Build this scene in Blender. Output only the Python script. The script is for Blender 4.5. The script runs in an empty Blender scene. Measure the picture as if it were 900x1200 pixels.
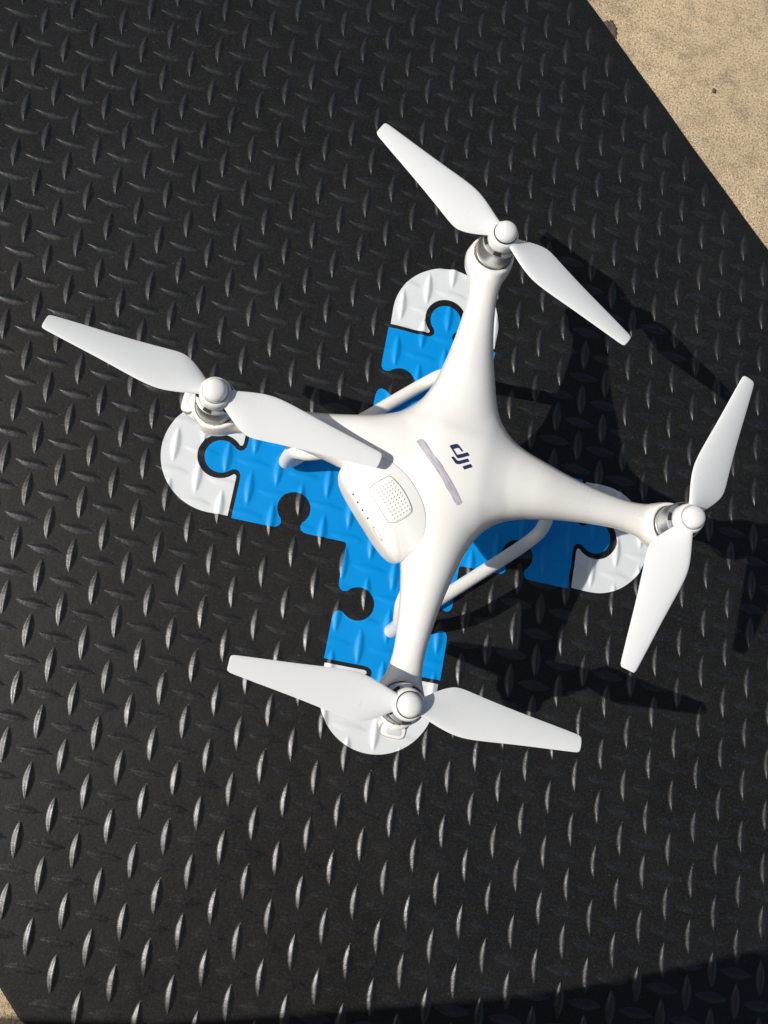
import bpy, bmesh, math, random
import numpy as np
from mathutils import Vector, Matrix
from mathutils.geometry import delaunay_2d_cdt
from mathutils.bvhtree import BVHTree

random.seed(7)
rng = np.random.default_rng(7)
MM = 0.001
Z0 = 0.004                       # top of the rubber mat above the concrete (m)
scene = bpy.context.scene
col = scene.collection

# ------------------------------------------------------------------ camera
cam_d = bpy.data.cameras.new('camera')
cam = bpy.data.objects.new('camera', cam_d)
col.objects.link(cam)
R = [[0.9649055996, -0.2061068029, -0.1627178412],
     [0.2337203080, 0.9565474663, 0.1743323329],
     [0.1197163372, -0.2062447316, 0.9711493754]]
ax = [Vector((r[0], -r[1], -r[2])) for r in R]
M = Matrix(((ax[0].x, -ax[1].x, -ax[2].x, -0.11617),
            (ax[0].y, -ax[1].y, -ax[2].y, -0.17491),
            (ax[0].z, -ax[1].z, -ax[2].z, 0.74688 + Z0),
            (0, 0, 0, 1)))
cam.matrix_world = M
cam_d.sensor_fit = 'VERTICAL'
cam_d.sensor_height = 36.0
cam_d.sensor_width = 27.0
cam_d.lens = 1030 / 1200 * 36
cam_d.clip_start = 0.01
cam_d.clip_end = 200
scene.camera = cam

# ------------------------------------------------------------------ world, sun, exposure
SUN_DIR = Vector((-177.5, -53.5, 166.0)).normalized()      # towards the sun
world = bpy.data.worlds.new('World')
scene.world = world
world.use_nodes = True
nt = world.node_tree
bg = nt.nodes['Background']
sky = nt.nodes.new('ShaderNodeTexSky')
sky.sky_type = 'NISHITA'
sky.sun_disc = False
sky.dust_density = 2.5
sky.ozone_density = 0.6
sky.sun_elevation = math.asin(SUN_DIR.z)
sky.sun_rotation = math.atan2(SUN_DIR.x, SUN_DIR.y) % (2 * math.pi)
nt.links.new(sky.outputs[0], bg.inputs[0])
bg.inputs[1].default_value = 0.07
sun_d = bpy.data.lights.new('sun', 'SUN')
sun_d.energy = 4.25
sun_d.angle = math.radians(0.53)
sun_d.color = (1.0, 0.955, 0.89)
sun = bpy.data.objects.new('sun', sun_d)
sun.rotation_euler = SUN_DIR.to_track_quat('Z', 'Y').to_euler()
col.objects.link(sun)
vs = scene.view_settings
vs.view_transform = 'Standard'
vs.look = 'None'
vs.exposure = 0.0
vs.gamma = 1.0
vs.use_curve_mapping = False

# ------------------------------------------------------------------ helpers
def tag(o, label=None, cat=None, group=None, kind=None):
    if label: o['label'] = label
    if cat: o['category'] = cat
    if group: o['group'] = group
    if kind: o['kind'] = kind
    return o

def link(name, me, mat=None, parent=None):
    o = bpy.data.objects.new(name, me)
    col.objects.link(o)
    if mat is not None and not me.materials:
        me.materials.append(mat)
    if parent is not None:
        o.parent = parent
    return o

def mesh(name, verts, faces, smooth=True):
    me = bpy.data.meshes.new(name)
    me.from_pydata([tuple(v) for v in verts], [], [tuple(int(i) for i in f) for f in faces])
    me.update()
    if smooth:
        me.polygons.foreach_set('use_smooth', [True] * len(me.polygons))
    return me

def bm_mesh(name, bm, smooth=True):
    me = bpy.data.meshes.new(name)
    bm.normal_update()
    bm.to_mesh(me)
    bm.free()
    if smooth:
        me.polygons.foreach_set('use_smooth', [True] * len(me.polygons))
    return me

def sharp(me, deg=35):
    me.set_sharp_from_angle(angle=math.radians(deg))
    return me

def lathe(prof, n=64, c=(0, 0)):
    """profile of (r, z) in mm, about a vertical axis at c -> verts, faces (m)"""
    vs_, fs = [], []
    for r, z in prof:
        for k in range(n):
            a = 2 * math.pi * k / n
            vs_.append(((c[0] + r * math.cos(a)) * MM, (c[1] + r * math.sin(a)) * MM, z * MM))
    for i in range(len(prof) - 1):
        for k in range(n):
            k2 = (k + 1) % n
            fs.append((i * n + k, i * n + k2, (i + 1) * n + k2, (i + 1) * n + k))
    if prof[0][0] > 0.02: fs.append(tuple(reversed(range(n))))
    if prof[-1][0] > 0.02: fs.append(tuple((len(prof) - 1) * n + k for k in range(n)))
    return vs_, fs

def catmull(pts, n=10):
    P = [np.array(p, float) for p in pts]
    P = [2 * P[0] - P[1]] + P + [2 * P[-1] - P[-2]]
    out = []
    for i in range(1, len(P) - 2):
        for k in range(n):
            t = k / n
            a, b, c, d = P[i - 1:i + 3]
            out.append(0.5 * (2 * b + (c - a) * t + (2 * a - 5 * b + 4 * c - d) * t * t + (3 * b - a - 3 * c + d) * t ** 3))
    out.append(P[-2])
    return out

def tube(path, rad, n=20, flat=1.0):
    """tube along a path (mm); rad a number or list; round end caps"""
    P = [np.array(p, float) for p in path]
    if not hasattr(rad, '__len__'): rad = [rad] * len(P)
    T = [P[min(i + 1, len(P) - 1)] - P[max(i - 1, 0)] for i in range(len(P))]
    T = [t / np.linalg.norm(t) for t in T]
    # rounded ends
    rings = []
    for a in (0.15, 0.45, 0.75, 0.93):
        rings.append((P[0] - T[0] * rad[0] * math.sqrt(1 - a * a), rad[0] * a, T[0]))
    for p, r, t in zip(P, rad, T): rings.append((p, r, t))
    for a in (0.93, 0.75, 0.45, 0.15):
        rings.append((P[-1] + T[-1] * rad[-1] * math.sqrt(1 - a * a), rad[-1] * a, T[-1]))
    ref = np.array([0.31, 0.12, 0.94])
    N = ref - T[0] * ref.dot(T[0])
    vs_, fs = [], []
    for p, r, t in rings:
        N = N - t * N.dot(t); N /= np.linalg.norm(N)
        B = np.cross(t, N)
        for k in range(n):
            a = 2 * math.pi * k / n
            vs_.append((p + r * (math.cos(a) * N + flat * math.sin(a) * B)) * MM)
    for i in range(len(rings) - 1):
        for k in range(n):
            k2 = (k + 1) % n
            fs.append((i * n + k, i * n + k2, (i + 1) * n + k2, (i + 1) * n + k))
    fs.append(tuple(reversed(range(n)))); fs.append(tuple((len(rings) - 1) * n + k for k in range(n)))
    return vs_, fs

def join_vf(parts):
    V, F = [], []
    for v, f in parts:
        o = len(V); V += list(v); F += [tuple(i + o for i in q) for q in f]
    return V, F

# ------------------------------------------------------------------ materials
def new_mat(name):
    m = bpy.data.materials.new(name); m.use_nodes = True
    return m, m.node_tree, m.node_tree.nodes['Principled BSDF']

def nd(t, kind, **kw):
    n = t.nodes.new(kind)
    for k, v in kw.items():
        if k in n.inputs: n.inputs[k].default_value = v
        else: setattr(n, k, v)
    return n

def ramp(t, fac, stops):
    r = t.nodes.new('ShaderNodeValToRGB')
    e = r.color_ramp.elements
    while len(e) < len(stops): e.new(0.5)
    for q, (p, c) in zip(e, stops):
        q.position = p
        q.color = (c, c, c, 1) if not hasattr(c, '__len__') else (*c, 1)
    t.links.new(fac, r.inputs[0])
    return r.outputs[0]

def mix(t, fac, a, b, mode='MIX'):
    m = t.nodes.new('ShaderNodeMix'); m.data_type = 'RGBA'; m.blend_type = mode
    for s, v in ((0, fac), (6, a), (7, b)):
        if hasattr(v, 'is_output'): t.links.new(v, m.inputs[s])
        else: m.inputs[s].default_value = (*v, 1) if hasattr(v, '__len__') else v
    return m.outputs[2]

def coords(t, kind='Object'):
    return t.nodes.new('ShaderNodeTexCoord').outputs[kind]

def noise(t, vec, scale, detail=4, rough=0.6):
    n = nd(t, 'ShaderNodeTexNoise', Scale=scale, Detail=detail, Roughness=rough)
    t.links.new(vec, n.inputs['Vector'])
    return n.outputs['Fac']

def bump(t, height, dist, strength=1.0, prev=None):
    b = nd(t, 'ShaderNodeBump', Strength=strength, Distance=dist)
    t.links.new(height, b.inputs['Height'])
    if prev: t.links.new(prev, b.inputs['Normal'])
    return b.outputs[0]

def geo_pos(t):
    return t.nodes.new('ShaderNodeNewGeometry').outputs['Position']

def rubber(name, c0, c1, r0, r1, b_amt, spec=0.5, b_dist=0.0005):
    m, t, p = new_mat(name)
    v = geo_pos(t)
    n1 = noise(t, v, 14, 5); n2 = noise(t, v, 480, 4, 0.8); n3 = noise(t, v, 160, 4)
    base = mix(t, ramp(t, n1, [(0.35, 0.0), (0.7, 1.0)]), c0, c1)
    n5 = noise(t, v, 520, 5, 0.9)
    base = mix(t, ramp(t, n5, [(0.51, 0.0), (0.66, 0.9)]), base, tuple(x * 2.9 for x in c1))
    base = mix(t, ramp(t, n5, [(0.34, 0.85), (0.47, 0.0)]), base, tuple(x * 0.35 for x in c0))
    # pale dust specks and dry scuffs
    vo = nd(t, 'ShaderNodeTexVoronoi', Scale=260.0); t.links.new(v, vo.inputs['Vector'])
    sp = ramp(t, vo.outputs['Distance'], [(0.06, 1.0), (0.16, 0.0)])
    gate = ramp(t, n3, [(0.54, 0.0), (0.68, 1.0)])
    sp = mix(t, 1.0, sp, gate, 'MULTIPLY')
    base = mix(t, sp, base, (0.09, 0.088, 0.085))
    t.links.new(base, p.inputs['Base Color'])
    n6 = noise(t, v, 24, 5, 0.7)
    rgh = mix(t, 0.5, ramp(t, n3, [(0.3, r0), (0.7, r1)]), ramp(t, n6, [(0.38, r0), (0.62, r1)]))
    t.links.new(rgh, p.inputs['Roughness'])
    p.inputs['Specular IOR Level'].default_value = spec
    nrm = bump(t, n2, b_dist, b_amt)
    nrm = bump(t, n3, 0.0006, b_amt * 0.6, nrm)
    t.links.new(nrm, p.inputs['Normal'])
    return m

M_MAT = rubber('black_rubber', (0.0058, 0.0056, 0.0053), (0.0098, 0.0095, 0.0090), 0.46, 0.66, 0.45, 0.27, 0.0003)
M_TREAD = rubber('worn_rubber_tread', (0.0068, 0.0066, 0.0064), (0.0120, 0.0117, 0.0113), 0.28, 0.47, 0.8, 0.58, 0.00020)

def concrete():
    m, t, p = new_mat('sandy_concrete')
    v = coords(t, 'Object')
    n1 = noise(t, v, 5, 6, 0.65); n2 = noise(t, v, 40, 6, 0.7); n3 = noise(t, v, 470, 5, 0.85); n4 = noise(t, v, 1300, 2, 0.6)
    base = mix(t, ramp(t, n1, [(0.40, 0.0), (0.60, 1.0)]), (0.92, 0.715, 0.445), (0.76, 0.59, 0.375))
    base = mix(t, ramp(t, n2, [(0.47, 0.0), (0.70, 0.85)]), base, (0.36, 0.275, 0.175))
    base = mix(t, ramp(t, n3, [(0.41, 0.95), (0.49, 0.0)]), base, (0.25, 0.185, 0.11))
    base = mix(t, ramp(t, n3, [(0.53, 0.0), (0.61, 0.9)]), base, (0.95, 0.78, 0.54))
    base = mix(t, ramp(t, n4, [(0.35, 0.6), (0.5, 0.0)]), base, (0.32, 0.25, 0.17))
    t.links.new(base, p.inputs['Base Color'])
    p.inputs['Roughness'].default_value = 0.9
    p.inputs['Specular IOR Level'].default_value = 0.25
    nrm = bump(t, n3, 0.004, 0.7)
    nrm = bump(t, n2, 0.004, 0.3, nrm)
    nrm = bump(t, n4, 0.0008, 0.5, nrm)
    t.links.new(nrm, p.inputs['Normal'])
    return m
M_CONC = concrete()

def plastic(name, c, rough, coat=0.0, mott=0.03, spec=0.5):
    m, t, p = new_mat(name)
    v = coords(t, 'Object')
    n1 = noise(t, v, 30, 4); n2 = noise(t, v, 700, 2)
    d = tuple(x * (1 - mott) for x in c)
    t.links.new(mix(t, n1, c, d), p.inputs['Base Color'])
    t.links.new(ramp(t, n1, [(0.3, rough * 0.85), (0.7, rough * 1.2)]), p.inputs['Roughness'])
    p.inputs['Coat Weight'].default_value = coat
    p.inputs['Coat Roughness'].default_value = 0.07
    p.inputs['Specular IOR Level'].default_value = spec
    t.links.new(bump(t, n2, 0.00005, 0.12), p.inputs['Normal'])
    return m

M_SHELL = plastic('glossy_white_plastic', (0.86, 0.84, 0.795), 0.24, 0.5)
M_BATT = plastic('white_battery_plastic', (0.86, 0.845, 0.805), 0.30, 0.3)
M_BLADE = plastic('white_blade_plastic', (0.70, 0.715, 0.71), 0.30, 0.1)
M_CAP = plastic('white_cap_plastic', (0.76, 0.755, 0.735), 0.30, 0.15)
M_GEAR = plastic('white_gear_plastic', (0.78, 0.75, 0.70), 0.36, 0.1)
M_BLUE = plastic('blue_vinyl', (0.0004, 0.262, 0.675), 0.42, 0.0, 0.04, 0.22)
M_VINYL = plastic('white_vinyl', (0.695, 0.72, 0.725), 0.40, 0.0, 0.04, 0.45)
M_BLACKRING = plastic('black_ring', (0.012, 0.012, 0.013), 0.35)
M_SILVERRING = plastic('silver_ring', (0.33, 0.33, 0.31), 0.3)
M_LOGO = plastic('navy_print', (0.020, 0.032, 0.085), 0.35)
M_DARK = plastic('dark_slot', (0.02, 0.018, 0.017), 0.6)
M_SEAM = plastic('grey_seam', (0.30, 0.29, 0.27), 0.6)
M_COPPER = plastic('copper_winding', (0.35, 0.12, 0.05), 0.4)
M_RUBBERPAD = plastic('grey_pad', (0.45, 0.45, 0.45), 0.7)
M_WOOD, t_, p_ = new_mat('weathered_wood')
v_ = coords(t_, 'Object')
mp_ = nd(t_, 'ShaderNodeMapping'); mp_.inputs['Scale'].default_value = (2, 30, 30); t_.links.new(v_, mp_.inputs['Vector'])
n_ = noise(t_, mp_.outputs[0], 3, 6)
t_.links.new(mix(t_, n_, (0.28, 0.20, 0.13), (0.16, 0.11, 0.07)), p_.inputs['Base Color'])
p_.inputs['Roughness'].default_value = 0.8
t_.links.new(bump(t_, n_, 0.001, 0.5), p_.inputs['Normal'])

def metal(name, c, rough):
    m, t, p = new_mat(name)
    v = coords(t, 'Object')
    n1 = noise(t, v, 60, 3)
    t.links.new(mix(t, n1, c, tuple(x * 0.8 for x in c)), p.inputs['Base Color'])
    p.inputs['Metallic'].default_value = 1.0
    t.links.new(ramp(t, n1, [(0.3, rough * 0.8), (0.7, rough * 1.2)]), p.inputs['Roughness'])
    return m
M_MOTOR = metal('silver_motor', (0.68, 0.68, 0.67), 0.44)
M_MOTORDARK = metal('dark_steel', (0.30, 0.30, 0.30), 0.35)

M_LENS, t_, p_ = new_mat('clear_lens')
p_.inputs['Base Color'].default_value = (0.62, 0.64, 0.66, 1)
p_.inputs['Roughness'].default_value = 0.12
p_.inputs['Coat Weight'].default_value = 0.6

def residue():
    m, t, p = new_mat('smudged_violet_label')
    uv = coords(t, 'UV')
    sx = t.nodes.new('ShaderNodeSeparateXYZ'); t.links.new(uv, sx.inputs[0])
    n1 = noise(t, uv, 9, 5)
    mp = nd(t, 'ShaderNodeMapping'); mp.inputs['Scale'].default_value = (0.45, 3.0, 1); t.links.new(uv, mp.inputs['Vector'])
    n2 = noise(t, mp.outputs[0], 2.6, 5, 0.65)
    base = mix(t, ramp(t, n2, [(0.42, 0.0), (0.58, 1.0)]), (0.53, 0.495, 0.54), (0.41, 0.375, 0.425))
    base = mix(t, ramp(t, n2, [(0.56, 0.0), (0.64, 0.7)]), base, (0.20, 0.175, 0.215))
    sy = ramp(t, sx.outputs['Y'], [(0.74, 0.0), (0.97, 0.75)])
    base = mix(t, sy, base, (0.20, 0.18, 0.22))
    t.links.new(base, p.inputs['Base Color'])
    p.inputs['Roughness'].default_value = 0.5
    return m
M_RESIDUE = residue()

# ------------------------------------------------------------------ concrete ground
bm = bmesh.new()
bmesh.ops.create_grid(bm, x_segments=40, y_segments=40, size=15)
g = link('concrete_ground', bm_mesh('concrete_ground', bm, False), M_CONC)
tag(g, 'tan sandy concrete slab under the black mat', None, None, 'structure')

# ------------------------------------------------------------------ tread pattern
LO = np.array([-207.875, -290.325]); LI = np.array([22.3535, 0.0]); LJ = np.array([1.964, -22.214])
HL, HW, HH = 14.2, 3.7, 1.75           # half length, half width, height of one raised diamond (mm)
EI = LI / np.linalg.norm(LI); EJ = -LJ / np.linalg.norm(LJ)
NI = np.array([-EI[1], EI[0]]); NJ = np.array([-EJ[1], EJ[0]])

def half_width(s, w=HW):
    return w * np.clip(1 - np.abs(s) ** 1.9, 0, 1)
def prof(q):
    q = np.clip(np.abs(q), 0, 1)
    return 0.16 * (1 - q ** 2) + 0.84 * (1 - q)
def along(s):
    return np.clip(1 - np.abs(s) ** 2.6, 0, 1) ** 0.75

MAT_POLY = [(-207, -463), (-791, 83), (-155, 764), (620, 38), (545, -452)]

def poly_dist(pt, poly):
    """signed distance inside a convex polygon (positive inside)"""
    d = 1e9
    n = len(poly); A = sum(poly[i][0] * poly[(i + 1) % n][1] - poly[(i + 1) % n][0] * poly[i][1] for i in range(n))
    sg = 1 if A > 0 else -1
    for i in range(n):
        a = np.array(poly[i], float); b = np.array(poly[(i + 1) % n], float)
        e = (b - a) / np.linalg.norm(b - a)
        d = min(d, sg * (e[0] * (pt[1] - a[1]) - e[1] * (pt[0] - a[0])))
    return d

def rounded_poly(poly, rad, n=8):
    out = []
    m = len(poly)
    for i in range(m):
        p = np.array(poly[i], float); a = np.array(poly[i - 1], float); b = np.array(poly[(i + 1) % m], float)
        ua = (a - p) / np.linalg.norm(a - p); ub = (b - p) / np.linalg.norm(b - p)
        half = math.acos(np.clip(ua.dot(ub), -1, 1)) / 2
        L = rad / math.tan(half); c = p + (ua + ub) / np.linalg.norm(ua + ub) * rad / math.sin(half)
        s0 = p + ua * L - c; s1 = p + ub * L - c
        a0 = math.atan2(s0[1], s0[0]); a1 = math.atan2(s1[1], s1[0])
        da = (a1 - a0 + math.pi) % (2 * math.pi) - math.pi
        for k in range(n + 1):
            t = a0 + da * k / n
            out.append((c[0] + rad * math.cos(t), c[1] + rad * math.sin(t)))
    return out

ol = []
for k_, p in enumerate(rounded_poly(MAT_POLY, 24, 10)):          # long edges are not quite straight
    if ol:
        a = np.array(ol[-1]); b = np.array(p); L = np.linalg.norm(b - a)
        if L > 80:
            e = (b - a) / L; nn = np.array([-e[1], e[0]]); m_ = int(L / 22)
            for i in range(1, m_):
                t = i / m_ * L
                w = 0.55 * math.sin(t * 0.019 + k_) + 0.35 * math.sin(t * 0.057 + 2 * k_) + random.uniform(-.12, .12)
                ol.append(tuple(a + e * t + nn * w * min(1, t / 60, (L - t) / 60)))
    ol.append(tuple(p))
if sum(ol[i][0] * ol[(i + 1) % len(ol)][1] - ol[(i + 1) % len(ol)][0] * ol[i][1] for i in range(len(ol))) < 0: ol.reverse()
cen = np.mean(ol, axis=0)
def inset(d):
    out = []
    for i in range(len(ol)):
        a = np.array(ol[i - 1]); p = np.array(ol[i]); b = np.array(ol[(i + 1) % len(ol)])
        e = b - a; e /= np.linalg.norm(e)
        out.append(p + np.array([-e[1], e[0]]) * d)
    return out
V, F = [], []
levels = [(0.4, 0.0), (0.0, 0.5), (0.0, 2.4), (0.45, 3.3), (1.3, 3.8), (2.6, 4.0)]
n = len(ol)
for d, z in levels:
    V += [(q[0] * MM, q[1] * MM, z * MM) for q in inset(d)]
for i in range(len(levels) - 1):
    for k in range(n):
        k2 = (k + 1) % n
        F.append((i * n + k, i * n + k2, (i + 1) * n + k2, (i + 1) * n + k))
F.append(tuple((len(levels) - 1) * n + k for k in range(n)))
mat_obj = link('rubber_mat', mesh('rubber_mat', V, F), M_MAT)
tag(mat_obj, 'large black rubber mat with raised diamond tread lying on the concrete', 'mat')

# stickers' outlines are needed to know which tread bars lie bare
TH = math.radians(1.5); SC = np.array([-1.0, 2.0])
def st2w(p):
    c, s = math.cos(TH), math.sin(TH)
    return np.array([p[0] * c - p[1] * s, p[0] * s + p[1] * c]) + SC
def arc(c, r, a0, a1, n):
    return [(c[0] + r * math.cos(math.radians(a0 + (a1 - a0) * k / n)), c[1] + r * math.sin(math.radians(a0 + (a1 - a0) * k / n))) for k in range(n + 1)]
def smooth_poly(pts, r=2.0):
    return pts
H_ = 50.7; E_ = 151.2
def arm_outline():
    """right arm of the cross from (H_,-H_) round to (H_,H_), counter-clockwise; keyhole sockets on both sides, knob at the end"""
    low = [(H_ + 1.5, -H_)]
    # socket let in from the lower edge: neck then circle
    def socket(sign):
        c = (101.0, sign * 31.2)
        pts = []
        pts += [(101 - 17, sign * H_), (101 - 12.5, sign * 50.3), (101 - 9.6, sign * 48.6), (101 - 8.4, sign * 46.0), (101 - 9.0, sign * 43.0)]
        a0 = 180 + 48 if sign < 0 else 180 - 48
        a1 = -48 if sign < 0 else 48
        if sign < 0: pts += arc(c, 14.3, 228, -48, 30)
        else: pts += arc(c, 14.3, 132, 408, 30)
        pts += [(101 + 9.0, sign * 43.0), (101 + 8.4, sign * 46.0), (101 + 9.6, sign * 48.6), (101 + 12.5, sign * 50.3), (101 + 17, sign * H_)]
        return pts
    low += socket(-1)
    low += [(E_, -H_)]
    low += [(E_, -17), (E_ + .4, -12.5), (E_ + 2.2, -9.6), (E_ + 4.8, -8.4), (E_ + 7.4, -9.0)]
    low += arc((170.6, 0), 14.3, -137, 137, 30)
    low += [(E_ + 7.4, 9.0), (E_ + 4.8, 8.4), (E_ + 2.2, 9.6), (E_ + .4, 12.5), (E_, 17)]
    low += [(E_, H_)]
    low += socket(1)[::-1]
    low += [(H_ + 1.5, H_)]
    return low
def rot(p, k):
    for _ in range(k): p = (-p[1], p[0])
    return p
cross = []
for k in range(4):
    cross += [rot(p, k) for p in arm_outline()]
def cap_outline():
    x0 = 154.6
    o = [(x0, -49.4)]
    o += [(171.5, -49.9)] + arc((171.5, 0), 49.9, -84, 84, 48) + [(171.5, 49.9), (x0, 49.4)]
    o += [(x0, 15.5), (x0 + .5, 13.6), (x0 + 2.0, 12.9)]
    o += arc((171.6, 0), 19.4, 137, -137, 36)
    o += [(x0 + 2.0, -12.9), (x0 + .5, -13.6), (x0, -15.5)]
    return o
caps = [[rot(p, k) for p in cap_outline()] for k in range(4)]

def in_poly(P, poly):
    """vectorised point in polygon"""
    P = np.asarray(P); x, y = P[:, 0], P[:, 1]
    ins = np.zeros(len(P), bool)
    m = len(poly)
    for i in range(m):
        x1, y1 = poly[i]; x2, y2 = poly[(i + 1) % m]
        c = ((y1 > y) != (y2 > y)) & (x < (x2 - x1) * (y - y1) / ((y2 - y1) + 1e-12) + x1)
        ins ^= c
    return ins
cross_w = [tuple(st2w(p)) for p in cross]
caps_w = [[tuple(st2w(p)) for p in c] for c in caps]

# lattice of bars
bars = []
for i in range(-40, 60):
    for j in range(-60, 30):
        p = LO + i * LI + j * LJ
        if poly_dist(p, MAT_POLY) < 13: continue
        bars.append((p[0], p[1], (i + j) % 2 == 0))
S_ROWS = [-1, -.93, -.8, -.62, -.42, -.2, 0, .2, .42, .62, .8, .93, 1]
Q_COLS = [-1.22, -1, -.86, -.5, -.13, .13, .5, .86, 1, 1.22]
def bar_geo(seed, tall=1.0):
    r = random.Random(seed)
    vs_, fs = [], []
    for s in S_ROWS:
        w = max(float(half_width(s)), 0.25)
        a = float(along(s))
        for q in Q_COLS:
            z = HH * tall * a * float(prof(q)) if abs(q) < 1 else (0.10 if abs(q) == 1 and a > 0.05 else 0.0)
            z *= 1 + r.uniform(-.05, .05)
            off = 0.0
            if abs(q) > 1: lx = math.copysign(w + 0.9, q); z = -0.03
            else: lx = q * w
            vs_.append(((lx + r.uniform(-.05, .05)) * MM, s * HL * MM, (z + 0.012) * MM))
    nc = len(Q_COLS)
    for a in range(len(S_ROWS) - 1):
        for b in range(nc - 1):
            fs.append((a * nc + b, a * nc + b + 1, (a + 1) * nc + b + 1, (a + 1) * nc + b))
    return vs_, fs
bar_vf = [bar_geo(k, 1.0 if k < 4 else 0.54) for k in range(8)]      # the bars across are a little flatter than the bars along
bar_me = [mesh('tread_bar', v, f) for v, f in bar_vf]
for me in bar_me: me.materials.append(M_TREAD)

camp = np.array(cam.matrix_world.translation)
Rm = np.array([[a.x, a.y, a.z] for a in ax])
def in_view(p):
    q = Rm @ (np.array([p[0] * MM, p[1] * MM, Z0]) - camp)
    u, v = 450 + 1030 * q[0] / q[2], 600 + 1030 * q[1] / q[2]
    return (-4 < u < 904 and -4 < v < 1204), q[2]
centres = np.array([(b[0], b[1]) for b in bars])
covered = in_poly(centres, cross_w)
for c in caps_w: covered |= in_poly(centres, c)
order = []
for k, b in enumerate(bars):
    ok, dep = in_view(b)
    if ok and not covered[k] and math.hypot(b[0], b[1]) > 110: order.append((dep, k))
order.sort()
chosen = set(k for _, k in order[:300])
rest = []
for k, (x, y, vert) in enumerate(bars):
    d = EJ if vert else EI
    ang = math.atan2(d[1], d[0]) - math.pi / 2 + random.uniform(-.015, .015)
    if k in chosen:
        o = link('tread_bar', bar_me[k % 4 + (0 if vert else 4)], None, mat_obj)
        o.location = (x * MM, y * MM, Z0)
        o.rotation_euler = (0, 0, ang)
    else:
        v, f = bar_vf[k % 4 + (0 if vert else 4)]
        c, s = math.cos(ang), math.sin(ang)
        rest.append(([(p[0] * c - p[1] * s + x * MM, p[0] * s + p[1] * c + y * MM, p[2] + Z0) for p in v], f))
V, F = join_vf(rest)
tag(link('tread_bars', mesh('tread_bars', V, F), M_TREAD, mat_obj), None, None, None, 'stuff')

# ------------------------------------------------------------------ stickers draped over the tread
near = centres[np.hypot(centres[:, 0], centres[:, 1]) < 260]
near_v = np.array([b[2] for b, c in zip(bars, centres) if math.hypot(*c) < 260])
def drape(P):
    P = np.asarray(P, float); z = np.zeros(len(P))
    for (cx, cy), vert in zip(near, near_v):
        d, nrm = (EJ, NJ) if vert else (EI, NI)
        dx = P[:, 0] - cx; dy = P[:, 1] - cy
        m = (dx * dx + dy * dy) < 19 ** 2
        if not m.any(): continue
        s = (dx[m] * d[0] + dy[m] * d[1]) / (HL * 1.10)
        q = (dx[m] * nrm[0] + dy[m] * nrm[1])
        w = np.maximum(half_width(s, HW * 1.14), 0.7)
        qq = np.abs(q) / w
        h = (HH * (1.0 if vert else 0.54) * 0.98 + 0.08) * along(s) * np.where(qq < 1, prof(qq) + 0.05, 0.05 * np.clip(2 - qq, 0, 1))
        h = np.where(np.abs(s) < 1, h, 0)
        z[m] = np.maximum(z[m], h)
    # faint sagging wrinkles of the vinyl between the bars
    z += 0.03 * np.sin(P[:, 0] * 0.31 + 1.3 * np.sin(P[:, 1] * 0.11)) * np.sin(P[:, 1] * 0.27 + 0.7)
    return z + 0.22
def sticker(name, poly, m, step=1.35):
    # even resampling of the outline
    o = []
    L = len(poly)
    for i in range(L):
        a = np.array(poly[i]); b = np.array(poly[(i + 1) % L])
        k = max(1, int(np.linalg.norm(b - a) / step))
        for t in range(k): o.append(a + (b - a) * t / k)
    o = np.array(o)
    mn, mx = o.min(0), o.max(0)
    gx, gy = np.meshgrid(np.arange(mn[0], mx[0], step), np.arange(mn[1], mx[1], step * 0.9))
    gx[1::2] += step / 2
    G = np.c_[gx.ravel(), gy.ravel()]
    G = G[in_poly(G, [tuple(p) for p in o])]
    d2 = np.full(len(G), 1e9)
    for p in o: d2 = np.minimum(d2, (G[:, 0] - p[0]) ** 2 + (G[:, 1] - p[1]) ** 2)
    G = G[d2 > (0.55 * step) ** 2]
    P = np.r_[o, G]
    n = len(o)
    vv, ee, ff, *_ = delaunay_2d_cdt([Vector(p) for p in P], [], [list(range(n))], 1, 1e-5)
    vv = np.array([(p.x, p.y) for p in vv])
    z = drape(vv)
    V = [(x * MM, y * MM, Z0 + h * MM) for (x, y), h in zip(vv, z)]
    F = [tuple(f) for f in ff]
    me = mesh(name, V, F)
    bm = bmesh.new(); bm.from_mesh(me)
    bmesh.ops.recalc_face_normals(bm, faces=bm.faces[:])
    if sum(f.normal.z for f in bm.faces) < 0: bmesh.ops.reverse_faces(bm, faces=bm.faces[:])
    # thin cut edge of the vinyl
    ed = [e for e in bm.edges if e.is_boundary]
    r = bmesh.ops.extrude_edge_only(bm, edges=ed)
    for v in r['geom']:
        if isinstance(v, bmesh.types.BMVert): v.co.z -= 0.00018
    bm.to_mesh(me); bm.free()
    me.polygons.foreach_set('use_smooth', [True] * len(me.polygons))
    sharp(me, 50)
    return link(name, me, m)
o = sticker('cross_sticker', cross_w, M_BLUE)
tag(o, 'blue cross of jigsaw puzzle pieces stuck on the black mat beneath the drone', 'sticker')
CAP_LABEL = ['rounded white sticker at the cross end lying half in the drone\'s shadow',
             'rounded white sticker at the cross end crossed by the arm with a black ringed cap beside bare mat',
             'rounded white sticker at the cross end beneath the motor without ring, fully sunlit, far from the concrete',
             'rounded white sticker at the cross end under a black ringed propeller spanning it']
CAP_LABEL = ["rounded white end sticker half in shadow, beside the drone arm's silver motor",
             "rounded white end sticker nearest the bare tan concrete, hidden partly by an arm",
             "rounded white end sticker on the drone's battery side, below the propeller that crosses the hull",
             "rounded white end sticker lying directly beneath a black-ringed propeller hub"]
for c, lab in zip(caps_w, CAP_LABEL):
    tag(sticker('end_sticker', c, M_VINYL), lab, 'sticker', 'white end stickers round the blue cross')

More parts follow.
